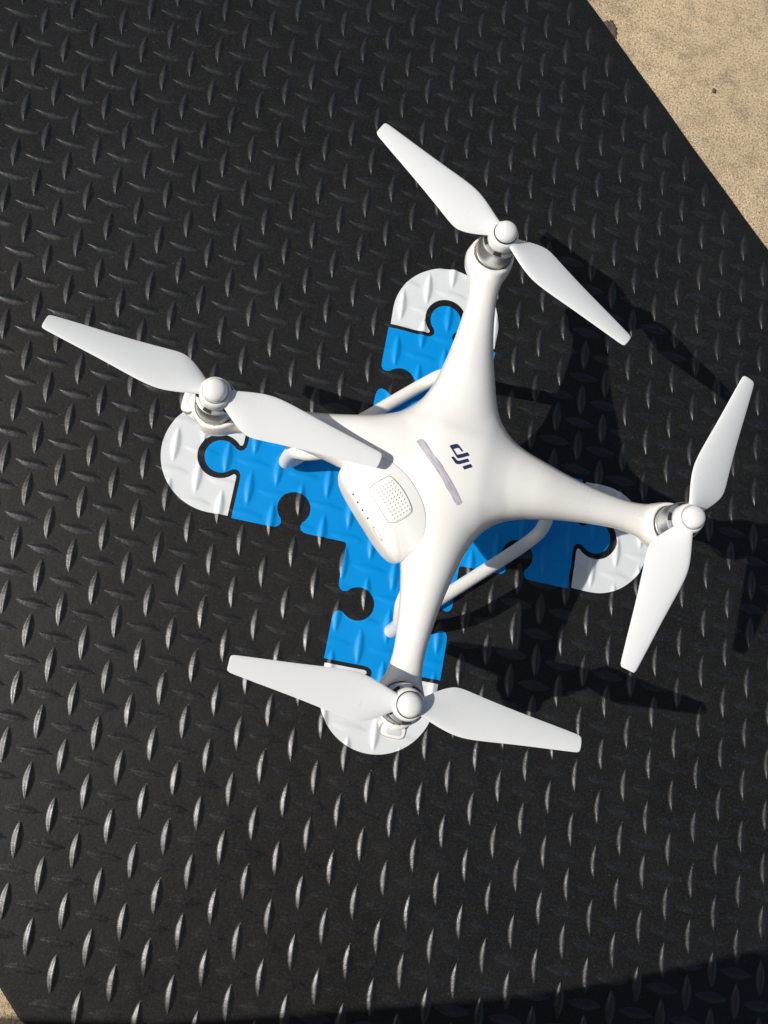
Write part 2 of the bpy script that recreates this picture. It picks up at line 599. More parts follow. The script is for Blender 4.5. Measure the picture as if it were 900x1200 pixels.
# ------------------------------------------------------------------ drone: implicit shell
YAW = -0.7920601
drone = bpy.data.objects.new('drone', None)
col.objects.link(drone)
drone.location = (0, 0, Z0)
drone.rotation_euler = (0, 0, YAW)
drone.empty_display_size = 0.05
tag(drone, 'glossy white four-propeller camera drone standing over the blue puzzle cross', 'drone')

HUBS = {'A': (-124.0, 122.3), 'B': (-123.5, -122.6), 'C': (124.6, 123.0), 'D': (122.6, -122.8)}
S_T = np.array([0, 30, 40, 52, 66, 90, 112, 138, 152, 165, 185.])
W_T = np.array([30, 30, 28.5, 26.0, 22.2, 16.6, 13.2, 10.7, 11.8, 15.6, 17.0])
TOP = np.array([156, 157, 157.5, 157, 155.5, 149, 143.5, 139, 137, 134.5, 134.])
BOT = np.array([100, 101, 102, 103, 105, 109, 112, 114.5, 114.5, 113, 113.])

S_F = np.linspace(-20, 200, 441)
def smooth_tab(tab, sig=7.0):
    y = np.interp(S_F, S_T, tab)
    k = np.exp(-0.5 * (np.arange(-60, 61) * 0.5 / sig) ** 2); k /= k.sum()
    return np.convolve(np.pad(y, 60, mode='edge'), k, 'valid')
W_F, TOP_F, BOT_F = smooth_tab(W_T), smooth_tab(TOP), smooth_tab(BOT)

def smin(a, b, k):
    h = np.clip(0.5 + 0.5 * (b - a) / k, 0, 1)
    return b * (1 - h) + a * h - k * h * (1 - h)
def smax(a, b, k): return -smin(-a, -b, k)

def shell_f(x, y, z):
    f = None
    for key, (hx, hy) in HUBS.items():
        L = math.hypot(hx, hy); ux, uy = hx / L, hy / L
        s = x * ux + y * uy; d = -x * uy + y * ux
        w = np.interp(s, S_F, W_F); tp = np.interp(s, S_F, TOP_F); bt = np.interp(s, S_F, BOT_F)
        zc = (tp + bt) / 2; h = (tp - bt) / 2
        zz = (z - zc) / h
        g = ((np.abs(d) / w) ** 2.2 + np.abs(zz) ** 2.2) ** (1 / 2.2)
        a = (g - 1) * np.minimum(w, h)
        a = smax(a, -(s + 10), 6)
        a = smax(a, s - (L + (3 if key in 'AC' else 6)), 4)
        # motor cup: wall higher on the inner side, open outwards
        dx, dy = x - hx, y - hy
        r = np.hypot(dx, dy)
        so = s - L
        cup = smax(r - 17.0, smax(112.5 - z, z - (135.0 - 0.10 * so), 2.0), 2.5)
        a = smin(a, cup, 7)
        if key in 'BD':
            lip = np.sqrt(((so - 16.0) / 8.5) ** 2 + (d / 10.0) ** 2 + ((z - 121) / 9.5) ** 2)
            a = smin(a, (lip - 1) * 8.5, 6)
        bore = np.maximum(r - 14.7, 130.0 - z)
        a = smax(a, -bore, 1.2)
        f = a if f is None else smin(f, a, 17)
    # central hull
    rx = 49.0; ry = np.where(y > 0, 46.0, 56.0)
    zt = np.where(z > 128, 30.5, 46.0)
    q = (np.abs(x / rx) ** 2.5 + np.abs(y / ry) ** 2.5 + np.abs((z - 128) / zt) ** 2.5) ** (1 / 2.5)
    core = (q - 1) * 42
    return smin(f, core, 16)

def surface_nets(fn, lo, hi, h):
    xs = np.arange(lo[0], hi[0] + h, h); ys = np.arange(lo[1], hi[1] + h, h); zs = np.arange(lo[2], hi[2] + h, h)
    X, Y, Zg = np.meshgrid(xs, ys, zs, indexing='ij')
    D = fn(X, Y, Zg).astype(np.float32)
    ins = D < 0
    nx, ny, nz = D.shape
    acc = np.zeros((nx - 1, ny - 1, nz - 1, 3), np.float32); cnt = np.zeros((nx - 1, ny - 1, nz - 1), np.float32)
    cor = [(a, b, c) for a in (0, 1) for b in (0, 1) for c in (0, 1)]
    sl = lambda c: (slice(c[0], nx - 1 + c[0]), slice(c[1], ny - 1 + c[1]), slice(c[2], nz - 1 + c[2]))
    for a in cor:
        for axis in range(3):
            if a[axis]: continue
            b = list(a); b[axis] = 1
            da, db = D[sl(a)], D[sl(tuple(b))]
            cr = (da < 0) != (db < 0)
            t = np.where(cr, da / np.where(cr, da - db, 1), 0)
            for k in range(3):
                acc[..., k] += np.where(cr, a[k] + (t if k == axis else 0), 0)
            cnt += cr
    act = cnt > 0
    idx = -np.ones(act.shape, int); idx[act] = np.arange(act.sum())
    I = np.argwhere(act)
    P = (I + acc[act] / cnt[act][:, None]) * h + np.array(lo)
    F = []
    for axis in range(3):
        o1, o2 = [(1, 2), (2, 0), (0, 1)][axis]
        a = [slice(1, -1)] * 3; b = [slice(1, -1)] * 3
        a[axis] = slice(0, -1); b[axis] = slice(1, None)
        i0, i1 = ins[tuple(a)], ins[tuple(b)]
        W = np.argwhere(i0 != i1)
        base = W.copy(); 
        for k in range(3):
            if k != axis: base[:, k] += 1
        flip = i0[tuple(W.T)]
        e1 = np.eye(3, dtype=int)[o1]; e2 = np.eye(3, dtype=int)[o2]
        q = [idx[tuple((base - e1 - e2).T)], idx[tuple((base - e2).T)], idx[tuple(base.T)], idx[tuple((base - e1).T)]]
        Q = np.stack(q, 1)
        Q[~flip] = Q[~flip][:, ::-1]
        F.append(Q)
    F = np.concatenate(F)
    F = F[(F >= 0).all(1)]
    for _ in range(3):      # settle the vertices on the true surface
        e = 0.2
        f0 = fn(P[:, 0], P[:, 1], P[:, 2])
        G = np.stack([fn(P[:, 0] + e, P[:, 1], P[:, 2]) - fn(P[:, 0] - e, P[:, 1], P[:, 2]),
                      fn(P[:, 0], P[:, 1] + e, P[:, 2]) - fn(P[:, 0], P[:, 1] - e, P[:, 2]),
                      fn(P[:, 0], P[:, 1], P[:, 2] + e) - fn(P[:, 0], P[:, 1], P[:, 2] - e)], 1) / (2 * e)
        st = -f0[:, None] * G / np.maximum((G ** 2).sum(1), 0.15)[:, None]
        ln = np.linalg.norm(st, axis=1, keepdims=True)
        P = P + st * np.minimum(1, 0.8 / np.maximum(ln, 1e-9))
    return P, F
P_, F_ = surface_nets(shell_f, (-158, -158, 76), (150, 150, 178), 1.6)
shell_me = mesh('shell', P_ * MM, F_)
shell = link('shell', shell_me, M_SHELL, drone)
bvh = BVHTree.FromPolygons([Vector(p) for p in P_], [tuple(int(i) for i in f) for f in F_])
def top_z(x, y, tree=None):
    h = (tree or bvh).ray_cast(Vector((x, y, 400)), Vector((0, 0, -1)))
    return (h[0].z, h[1]) if h[0] is not None else (None, None)

def drape_sheet(name, poly, m, parent, off=0.12, step=1.2, tree=None, uvbox=None, skirt=0.1):
    """thin print or label laid on a curved surface: outline polygon in drone mm"""
    o = []
    L = len(poly)
    for i in range(L):
        a = np.array(poly[i], float); b = np.array(poly[(i + 1) % L], float)
        k = max(1, int(np.linalg.norm(b - a) / step))
        for t in range(k): o.append(a + (b - a) * t / k)
    o = np.array(o); mn, mx = o.min(0), o.max(0)
    gx, gy = np.meshgrid(np.arange(mn[0], mx[0], step), np.arange(mn[1], mx[1], step))
    G = np.c_[gx.ravel(), gy.ravel()]
    G = G[in_poly(G, [tuple(p) for p in o])] if len(G) else G
    if len(G):
        d2 = np.min(((G[:, None] - o[None]) ** 2).sum(2), 1); G = G[d2 > (0.4 * step) ** 2]
    P = np.r_[o, G] if len(G) else o
    vv, ee, ff, *_ = delaunay_2d_cdt([Vector(p) for p in P], [], [list(range(len(o)))], 1, 1e-5)
    V = []
    for p in vv:
        z, nr = top_z(p.x, p.y, tree)
        V.append((p.x * MM, p.y * MM, (z + off) * MM))
    me = mesh(name, V, ff)
    bm = bmesh.new(); bm.from_mesh(me)
    if sum(f.normal.z for f in bm.faces) < 0: bmesh.ops.reverse_faces(bm, faces=bm.faces[:])
    ed = [e for e in bm.edges if e.is_boundary]
    r = bmesh.ops.extrude_edge_only(bm, edges=ed)
    for v in r['geom']:
        if isinstance(v, bmesh.types.BMVert): v.co.z -= skirt * MM
    bm.to_mesh(me); bm.free()
    me.polygons.foreach_set('use_smooth', [True] * len(me.polygons)); sharp(me, 50)
    if uvbox:
        uv = me.uv_layers.new(name='UVMap')
        x0, y0, x1, y1 = uvbox
        for lp in me.loops:
            c = me.vertices[lp.vertex_index].co / MM
            uv.data[lp.index].uv = ((c.x - x0) / (x1 - x0) * 4, (c.y - y0) / (y1 - y0))
    return link(name, me, m, parent)

# printed letters d, j, i
LET_D = [(-10.30, -2.5), (-10.45, -1.2), (-9.35, 2.3), (-8.9, 3.1), (-7.8, 3.6), (-2.3, 4.0), (-2.32, 2.75), (-5.6, 2.45),
         (-6.1, 1.95), (-7.05, -1.25), (-2.7, -1.3), (-2.0, -0.75), (-0.03, 6.3), (2.75, 6.25), (0.86, -0.85), (0.28, -2.1), (-0.65, -2.65)]
LET_J = [(-3.1, -6.0), (-2.75, -4.4), (-2.1, -4.05), (0.64, -3.64), (1.9, -2.8), (3.75, 3.8), (6.25, 3.8), (4.42, -3.2), (3.5, -4.9), (2.3, -5.75)]
LET_I = [(6.55, -2.66), (8.05, 3.57), (10.7, 3.6), (9.2, -2.76)]
for L_ in (LET_D, LET_J, LET_I):
    drape_sheet('logo_letter', L_, M_LOGO, shell, 0.10, 1.0)
STRIP = [(-26.0, -20.2), (-25.6, -16.2), (-23.9, -14.6), (-20.2, -14.2), (-11.1, -15.0), (-5, -14.3), (-0.5, -14.1), (1.5, -14.6), (10.5, -14.4), (22.1, -14.6),
         (28.1, -15.3), (28.3, -18), (27.6, -20.4), (23.9, -21.0), (19, -20.4), (13.4, -20.9), (7, -20.3), (1.4, -20.5), (-4, -20.5), (-11.1, -20.9), (-15, -20.4), (-19.8, -20.5)]
STRIP = [(p[0], -17.3 + (p[1] + 17.5) * 0.86) for p in STRIP]
drape_sheet('label_strip', STRIP, M_RESIDUE, shell, 0.10, 1.2, None, (-26, -20.4, 28, -14.3))

# ------------------------------------------------------------------ battery
def batt_outline(n=96):
    pts = []
    for k in range(n):
        a = 2 * math.pi * k / n
        c, s = math.cos(a), math.sin(a)
        if s >= 0: x, y = 40.0 * math.copysign(abs(c) ** 0.92, c), -67.5 + 30.0 * s ** 0.95
        else: x, y = 40.0 * math.copysign(abs(c) ** 0.5, c), -67.5 - 8.6 * abs(s) ** 0.75
        pts.append((x, y))
    return pts
bo = batt_outline()
def batt_top(x, y):
    z = 159.2 - 0.0042 * x * x - 0.0022 * (y + 30) ** 2
    return z
V, F = [], []
corr = []
for (x, y) in bo:
    q = cb_ = np.array([0.0, -58.0])
    e = np.array([x, y]); out = e + (e - q) / np.linalg.norm(e - q) * 1.2
    z = top_z(out[0], out[1])[0]
    corr.append((z + 0.02 - batt_top(x, y)) if (z is not None and y > -66) else np.nan)
corr = np.array(corr)
idx_ok = np.where(~np.isnan(corr))[0]
corr = np.interp(np.arange(len(bo)), idx_ok, corr[idx_ok], period=len(bo))
for _ in range(12): corr = 0.25 * np.roll(corr, 1) + 0.5 * corr + 0.25 * np.roll(corr, -1)
zedge = []
nb = len(bo); cb = np.array([0.0, -58.0])
rings = [0.0, .12, .25, .4, .55, .68, .78, .85, .9, .94, .97, .99, 1.0]
for t in rings[1:]:
    for (x, y), co_ in zip(bo, corr):
        p = cb + (np.array([x, y]) - cb) * t
        z = batt_top(p[0], p[1]) + co_ * t ** 2.5
        rear = max(0.0, min(1.0, (-(y + 60)) / 10.0))        # the back edge is well rounded, the seam edge nearly square
        rr = 0.35 + rear * 0.0
        e0 = (1 - t) * math.hypot(x - cb[0], y - cb[1])
        rad = 0.25 + rear * 7.7
        if e0 < rad: z -= (rad - math.sqrt(max(0, rad * rad - (rad - e0) ** 2))) * (1.0 if rear < 0.05 else 1.25)
        if t == 1.0: zedge.append(z)
        V.append((p[0] * MM, p[1] * MM, z * MM))
for zz, k_ in ((141, 1.0), (133, .998), (124, .985), (114, .955), (106, .90), (100, .80)):
    for (x, y), ze in zip(bo, zedge):
        p = cb + (np.array([x, y]) - cb) * k_
        V.append((p[0] * MM, p[1] * MM, (ze - (144 - zz) * (ze - 98) / 46) * MM))
nr = len(rings) - 1 + 6
V.append((cb[0] * MM, cb[1] * MM, batt_top(*cb) * MM)); ci = len(V) - 1
for k in range(nb):
    k2 = (k + 1) % nb
    F.append((ci, k, k2))
    for i in range(nr - 1): F.append((i * nb + k, (i + 1) * nb + k, (i + 1) * nb + k2, i * nb + k2))
battery = link('battery', mesh('battery', V, F), M_BATT, drone)
bvb = BVHTree.FromPolygons([Vector(v) / MM for v in V], F)

PANEL = [(-14.2, -49.6), (-11.5, -47.9), (-6, -46.9), (-0.3, -46.5), (6, -46.9), (12.0, -47.9), (14.4, -49.9), (15.1, -54.7), (14.5, -61.4), (12.6, -65.0), (9.5, -66.0), (-11.0, -65.6), (-13.7, -64.0), (-14.7, -61)]
pan = drape_sheet('grip_panel', PANEL, M_BATT, battery, 0.45, 1.4, bvb, None, 0.8)
# recess line round the panel, and its bumps
pc = np.mean(PANEL, axis=0)
PO = [tuple(pc + (np.array(p) - pc) * 1.055) for p in PANEL]
def loop_strip(name, poly, wd, m, parent, off, tree, closed=True, n=6):
    P = catmull(list(poly) + [poly[0]] if closed else poly, n)
    V, F = [], []
    for i, p in enumerate(P):
        a = P[max(i - 1, 0)]; b = P[min(i + 1, len(P) - 1)]
        t = (b - a)[:2]; t /= np.linalg.norm(t) + 1e-9; nn = np.array([-t[1], t[0]])
        for k in (-.5, .5):
            q = p[:2] + nn * wd * k
            z, _ = top_z(q[0], q[1], tree)
            if z is None: z = top_z(p[0], p[1], tree)[0] or 140
            V.append((q[0] * MM, q[1] * MM, (z + off) * MM))
    for i in range(len(P) - 1): F.append((2 * i, 2 * i + 1, 2 * i + 3, 2 * i + 2))
    me = mesh(name, V, F)
    bm = bmesh.new(); bm.from_mesh(me)
    if sum(f.normal.z for f in bm.faces) < 0: bmesh.ops.reverse_faces(bm, faces=bm.faces[:])
    bm.to_mesh(me); bm.free()
    return link(name, me, m, parent)
loop_strip('panel_gap', PO, 0.45, M_SEAM, battery, 0.11, bvb)
parts = []
for a in range(10):
    for b in range(6):
        x = -11.1 + 23.2 * a / 9; y = -62.0 + 11.6 * b / 5 + (0.9 if 2 < a < 7 else 0.5) * (b / 5)
        z = top_z(x, y, bvb)[0] + 0.45
        parts.append(lathe([(0.72, z - 0.1), (0.66, z + 0.25), (0.45, z + 0.5), (0.2, z + 0.6), (0.01, z + 0.62)], 10, (x, y)))
V, F = join_vf(parts)
tag(link('grip_bumps', mesh('grip_bumps', V, F), M_BATT, battery), None, None, None, 'stuff')

def on_battery(px, py, pz):
    """nearest point and outward normal on the battery"""
    h = bvb.find_nearest(Vector((px, py, pz)))
    nrm = h[1]
    if nrm.dot(h[0] - Vector((0, -55, 130))) < 0: nrm = -nrm
    return h[0], nrm
def patch(name, c, nrm, half_u, half_v, m, parent, ring=None, n=28, lift=0.05):
    """small flat rounded patch (or ring) lying on a surface"""
    u = Vector((1, 0, 0)); u = (u - nrm * u.dot(nrm)).normalized(); v = nrm.cross(u)
    V, F = [], []
    for k in range(n):
        a = 2 * math.pi * k / n
        for sc in ((1.0,) if ring is None else (1.0, ring)):
            cu, cv = math.cos(a), math.sin(a)
            q = c + u * half_u * sc * math.copysign(abs(cu) ** .6, cu) + v * half_v * sc * math.copysign(abs(cv) ** .6, cv) if ring is None else c + u * half_u * sc * cu + v * half_v * sc * cv
            h = bvb.find_nearest(q)
            q = h[0] + nrm * lift
            V.append(q * MM)
    if ring is None: F = [tuple(range(n))]
    else:
        for k in range(n):
            k2 = (k + 1) % n
            F.append((2 * k, 2 * k2, 2 * k2 + 1, 2 * k + 1))
    return link(name, mesh(name, V, F, False), m, parent)
for lx in (-18.5, -11.7, -5.0, 1.8):
    c, nn = on_battery(lx, -82, 146)
    patch('charge_light', c, nn, 0.62, 1.25, M_DARK, battery)
c, nn = on_battery(14.8, -80, 145)
patch('power_button', c, nn, 6.0, 2.7, M_SEAM, battery, 0.86, 48)
# seam where the battery meets the hull
SEAM = [(-40.4, -68), (-39.0, -60.5), (-34.6, -53), (-27.5, -45.8), (-18, -40.2), (-8, -37.6), (0, -37.0), (8, -37.6), (18, -40.2), (27.5, -45.8), (34.6, -53), (39.0, -60.5), (40.4, -68)]

# ------------------------------------------------------------------ motors, propellers, lamps
BL_R = [6, 9, 14, 20, 26, 31, 36, 42, 50, 60, 70, 80, 90, 100, 108, 114, 117.6, 119.2, 119.5]
BL_R = [r * 1.012 for r in BL_R]
BL_LE = [-5.0, -5.6, -7.2, -9.4, -11.3, -12.5, -13.3, -13.6, -13.1, -12.0, -10.9, -9.9, -9.0, -8.1, -7.4, -6.8, -6.5, -5.6, -4.4]
BL_TE = [5.0, 6.6, 10.2, 14.0, 17.2, 18.3, 17.9, 16.8, 15.3, 13.5, 11.9, 10.4, 9.0, 7.6, 6.4, 5.5, 5.0, 3.9, 2.6]
BL_DROP = [3, 3.6, 4.8, 5.8, 6.4, 6.6, 6.4, 6.1, 5.6, 5.0, 4.4, 3.9, 3.3, 2.8, 2.4, 2.1, 1.9, 1.4, 1.0]
BL_TH = [4.6, 4.0, 3.2, 2.7, 2.4, 2.3, 2.2, 2.1, 2.0, 1.8, 1.7, 1.55, 1.4, 1.3, 1.2, 1.1, 1.0, 0.8, 0.5]
def blade(mir):
    K = 14
    V, F = [], []
    rr = np.concatenate([np.linspace(BL_R[i], BL_R[i + 1], 3)[:-1] for i in range(len(BL_R) - 1)] + [[BL_R[-1]]])
    # smooth resample of the tables
    def sm(tab):
        y = np.interp(rr, BL_R, tab)
        y2 = y.copy()
        for _ in range(2): y2[1:-1] = 0.25 * y2[:-2] + 0.5 * y2[1:-1] + 0.25 * y2[2:]
        return y2
    le, te, dr, th = sm(BL_LE), sm(BL_TE), sm(BL_DROP), sm(BL_TH)
    for i, r in enumerate(rr):
        for k in range(2 * K):
            if k <= K: c = k / K; up = 1
            else: c = (2 * K - k) / K; up = -1
            cs = 0.5 - 0.5 * math.cos(math.pi * c)
            yy = le[i] + (te[i] - le[i]) * cs
            camber = 0.9 * 4 * cs * (1 - cs) * min(1, (te[i] - le[i]) / 25)
            t = th[i] * (2.6 * math.sqrt(cs) * (1 - cs) ** 0.9 * 0.5 + 0.10 * (1 - (2 * cs - 1) ** 6)) * up
            z = 165.0 - dr[i] * cs + camber + (t if up > 0 else t * 0.5) + 0.012 * max(0, r - 60)
            V.append((r * MM, yy * (-1 if mir else 1) * MM, z * MM))
    n = 2 * K
    for i in range(len(rr) - 1):
        for k in range(n):
            q = (i * n + k, (i + 1) * n + k, (i + 1) * n + (k + 1) % n, i * n + (k + 1) % n)
            F.append(q if not mir else q[::-1])
    a = tuple(range(n)); b = tuple((len(rr) - 1) * n + k for k in range(n))
    F.append(a if not mir else a[::-1]); F.append(b[::-1] if not mir else b)
    me = mesh('blade', V, F)
    bm = bmesh.new(); bm.from_mesh(me); bmesh.ops.recalc_face_normals(bm, faces=bm.faces[:]); bm.to_mesh(me); bm.free()
    me.polygons.foreach_set('use_smooth', [True] * len(me.polygons))
    sharp(me, 60)
    me.materials.append(M_BLADE)
    return me
blade_me = {False: blade(False), True: blade(True)}

hubbase_me = mesh('hub_base', *lathe([(7.0, 156.6), (10.2, 156.6), (11.0, 157.4), (11.2, 160), (11.1, 163.5), (10.6, 165.8), (9.7, 167.0), (8.7, 167.3), (6, 167.3)], 72))
ring_me = {}
for nm, mm_ in (('black', M_BLACKRING), ('silver', M_SILVERRING)):
    me = mesh('hub_ring', *lathe([(7.8, 167.0), (8.95, 167.0), (9.05, 167.5), (8.9, 168.1), (8.45, 168.35), (7.8, 168.35)], 72)); me.materials.append(mm_); ring_me[nm] = me
cap_me = mesh('hub_cap', *lathe([(8.35, 167.2), (8.4, 168.4), (8.3, 170.0), (7.8, 171.7), (6.9, 173.0), (5.6, 174.0), (4.0, 174.7), (2.2, 175.1), (0.9, 175.25), (0.01, 175.27)], 72))
bell_me = sharp(mesh('motor_bell', *lathe([(13.2, 134.6), (13.9, 134.8), (14.0, 135.4), (14.0, 138.0), (13.72, 138.3), (13.72, 138.9), (14.0, 139.2), (14.0, 153.2), (13.85, 154.3), (13.3, 155.1), (12.6, 155.4), (10.5, 155.5), (8.0, 155.6), (0.01, 155.6)], 72)), 30)
stator_me = mesh('motor_base', *lathe([(0.01, 129.5), (14.4, 129.5), (14.5, 133.6), (14.1, 134.2), (12.5, 134.4), (12.5, 135.0), (0.01, 135.0)], 64))
vent_me = []
def vent_window():
    V, F = [], []
    n = 8
    for k in range(n + 1):
        a = math.radians(-15 + 30 * k / n)
        for r, z in ((9.4, 155.54), (10.9, 155.50), (12.4, 155.42), (13.1, 155.2)):
            V.append((r * math.cos(a) * MM, r * math.sin(a) * MM, (z + 0.06) * MM))
    for k in range(n):
        for i in range(3): F.append((k * 4 + i, k * 4 + i + 1, (k + 1) * 4 + i + 1, (k + 1) * 4 + i))
    me = mesh('vent_window', V, F, False); me.materials.append(M_DARK)
    return me
vent = vent_window()
shaft_me = mesh('motor_shaft', *lathe([(6.8, 155.4), (6.8, 157.4)], 32))
for me, m in ((hubbase_me, M_CAP), (cap_me, M_CAP), (bell_me, M_MOTOR), (stator_me, M_SILVERRING), (shaft_me, M_MOTORDARK)): me.materials.append(m)

def prop_angle(d): return math.atan2(d[1], d[0])
TIPS = {'A': ((-237.8, 86.1), (-10.9, 160.1)), 'B': ((-221.0, -193.1), (-26.6, -51.8)),
        'C': ((63.2, 229.5), (185.8, 20.3)), 'D': ((40.2, -206.6), (207.2, -39.9))}
PROP_LAB = {'A': 'two-blade propeller with a black-ringed cap, nearest the bare concrete',
            'B': 'two-blade propeller with a silver-ringed cap, one blade lying over the drone hull',
            'C': 'two-blade propeller with a silver-ringed cap, reaching over the deepest drone shadow',
            'D': 'two-blade propeller with a black-ringed cap, crossing a sunlit white end sticker'}
for key, (hx, hy) in HUBS.items():
    mot = bpy.data.objects.new('motor', None); col.objects.link(mot); mot.parent = drone
    mot.location = (hx * MM, hy * MM, 0)
    link('motor_base', stator_me, None, mot); bell = link('motor_bell', bell_me, None, mot); link('motor_shaft', shaft_me, None, mot)
    for k in range(5):
        w = link('vent_window', vent, None, mot); w.rotation_euler = (0, 0, math.radians(72 * k + {'A': 25, 'B': 12, 'C': 8, 'D': 40}[key]))
    pr = bpy.data.objects.new('propeller', None); col.objects.link(pr); pr.parent = drone
    pr.location = (hx * MM, hy * MM, 0)
    pr['label'] = PROP_LAB[key]
    t0, t1 = TIPS[key]
    ang = math.atan2(t1[1] - t0[1], t1[0] - t0[0])
    pr.rotation_euler = (0, 0, ang)
    link('hub_base', hubbase_me, None, pr)
    link('hub_ring', ring_me['black' if key in 'AD' else 'silver'], None, pr)
    link('hub_cap', cap_me, None, pr)
    for k in range(2):
        b = link('blade', blade_me[key in 'BC'], None, pr)
        b.rotation_euler = (0, 0, math.pi * k)
    if key in 'BD':       # clear status lamp on the outer lip of the rear arms
        L = math.hypot(hx, hy); ux, uy = hx / L, hy / L
        lamp = bpy.data.objects.new('status_lamp', None); col.objects.link(lamp); lamp.parent = drone
        lamp.location = ((hx + ux * 19.6) * MM, (hy + uy * 19.6) * MM, 129.6 * MM)
        lamp.rotation_euler = (0, math.radians(24), 0)
        q = Matrix.Rotation(math.atan2(uy, ux), 4, 'Z') @ Matrix.Rotation(math.radians(20), 4, 'Y')
        lamp.rotation_euler = q.to_euler()
        def rr_box(hx_, hy_, z0, z1, n=40, e=3.4):
            V = []
            for z, s in ((z0, 1.0), (z1 - .5, 1.0), (z1 - .12, .95), (z1, .86)):
                for k in range(n):
                    a = 2 * math.pi * k / n; c, s_ = math.cos(a), math.sin(a)
                    V.append((hx_ * s * math.copysign(abs(c) ** (2 / e), c) * MM, hy_ * s * math.copysign(abs(s_) ** (2 / e), s_) * MM, z * MM))
            F = [(i * n + k, i * n + (k + 1) % n, (i + 1) * n + (k + 1) % n, (i + 1) * n + k) for i in range(3) for k in range(n)]
            F.append(tuple(3 * n + k for k in range(n)))
            return V, F
        link('lamp_frame', mesh('lamp_frame', *rr_box(5.6, 9.2, -6, 0.2)), M_SILVERRING, lamp)
        link('lamp_surround', mesh('lamp_surround', *rr_box(5.1, 8.7, -4, 0.7)), M_SHELL, lamp)
        link('lamp_lens', mesh('lamp_lens', *rr_box(2.9, 5.8, -2, 1.05)), M_LENS, lamp)

# ------------------------------------------------------------------ landing gear
for sx in (-1, 1):
    path = catmull([(60 * sx, -70, 114), (67 * sx, -77, 98), (75 * sx, -80, 80), (80.6 * sx, -80.5, 60), (83.4 * sx, -81.5, 34), (83.8 * sx, -82, 18), (84 * sx, -77, 9), (84 * sx, -64, 6.4), (84.3 * sx, -30, 6.2), (84.6 * sx, 10, 6.2),
                    (84.8 * sx, 45, 6.2), (84.3 * sx, 64, 7.6), (82 * sx, 76, 17), (76 * sx, 81, 32), (69 * sx, 81.5, 48), (64 * sx, 80, 68), (59 * sx, 76, 92), (56 * sx, 69, 112)], 8)
    gear = link('landing_skid', mesh('landing_skid', *tube(path, 5.8, 24)), M_GEAR, drone)
    for y in (-52, 52):
        v, f = tube(catmull([(83 * sx, y - 14, 2.2), (83 * sx, y, 2.0), (83 * sx, y + 14, 2.2)], 6), 3.0, 12)
        link('skid_pad', mesh('skid_pad', v, f), M_RUBBERPAD, gear)

# camera gimbal slung under the nose
gim = bpy.data.objects.new('gimbal_camera', None); col.objects.link(gim); gim.parent = drone
gim.location = (0, 22 * MM, 0)
link('gimbal_mount', mesh('gimbal_mount', *lathe([(22, 86), (24, 84), (24, 80), (20, 77), (6, 76), (6, 70), (.01, 70)], 40)), M_GEAR, gim)
v, f = tube(catmull([(0, -4, 72), (-16, -6, 70), (-23, -4, 60), (-23, 2, 50)], 8), 4.5, 14)
link('gimbal_arm', mesh('gimbal_arm', v, f), M_MOTORDARK, gim)
bm = bmesh.new(); bmesh.ops.create_cube(bm, size=1.0)
for v in bm.verts: v.co = Vector((v.co.x * 0.036, v.co.y * 0.03 + 0.004, v.co.z * 0.032 + 0.050))
bmesh.ops.bevel(bm, geom=bm.edges[:], offset=0.005, segments=3, affect='EDGES')
link('camera_body', bm_mesh('camera_body', bm), M_MOTORDARK, gim)
v, f = lathe([(9, 0), (9, 6), (7.5, 6.5), (7, 5.5), (.01, 5)], 32)
lens = link('camera_lens', mesh('camera_lens', v, f), M_DARK, gim); lens.rotation_euler = (-math.pi / 2, 0, 0); lens.location = (0, 0.019, 0.050)

# ------------------------------------------------------------------ small things on the concrete
DP = [(90.6, 537.0), (92.3, 539.6), (93.6, 539.4), (94.6, 541.6), (96.2, 540.4), (97.3, 540.9), (98.3, 543.6), (99.2, 541.6), (100.9, 543.6), (101.8, 540.6), (104.1, 539.2), (104.9, 536.8),
      (107.6, 535.2), (106.6, 532.4), (108.4, 529.4), (107.4, 526.6), (109.2, 522.1), (106.9, 523.2), (104.8, 522.6), (101.0, 526.4), (98.2, 528.8), (94.0, 533.4)]
M_DIRT, t_, p_ = new_mat('dark_dirt')
v_ = coords(t_, 'Object')
n_ = noise(t_, v_, 380, 5)
t_.links.new(mix(t_, ramp(t_, n_, [(0.35, 0.0), (0.65, 1.0)]), (0.055, 0.042, 0.034), (0.13, 0.10, 0.078)), p_.inputs['Base Color'])
p_.inputs['Roughness'].default_value = 0.95
t_.links.new(bump(t_, n_, 0.0015, 0.8), p_.inputs['Normal'])
dc = np.mean(DP, axis=0)
V, F = [], []
for k_, z in ((1.0, -0.2), (0.93, 0.5), (0.7, 1.1), (0.4, 1.4)):
    for q in DP:
        p = dc + (np.array(q) - dc) * k_
        V.append(((p[0] - dc[0]) * MM, (p[1] - dc[1]) * MM, (z + random.uniform(-.15, .15) * (k_ < 1)) * MM))
m_ = len(DP)
for i in range(3):
    for k in range(m_): F.append((i * m_ + k, i * m_ + (k + 1) % m_, (i + 1) * m_ + (k + 1) % m_, (i + 1) * m_ + k))
F.append(tuple(3 * m_ + k for k in range(m_)))
me = mesh('dirt_clump', V, F)
bm = bmesh.new(); bm.from_mesh(me); bmesh.ops.recalc_face_normals(bm, faces=bm.faces[:])
if sum(f.normal.z for f in bm.faces) < 0: bmesh.ops.reverse_faces(bm, faces=bm.faces[:])
bm.to_mesh(me); bm.free()
o = link('dirt_clump', me, M_DIRT); o.location = (dc[0] * MM, dc[1] * MM, 0)
tag(o, 'dark brown ragged clump of dirt on the concrete against the mat edge', 'dirt')
bm = bmesh.new(); bmesh.ops.create_icosphere(bm, subdivisions=2, radius=1)
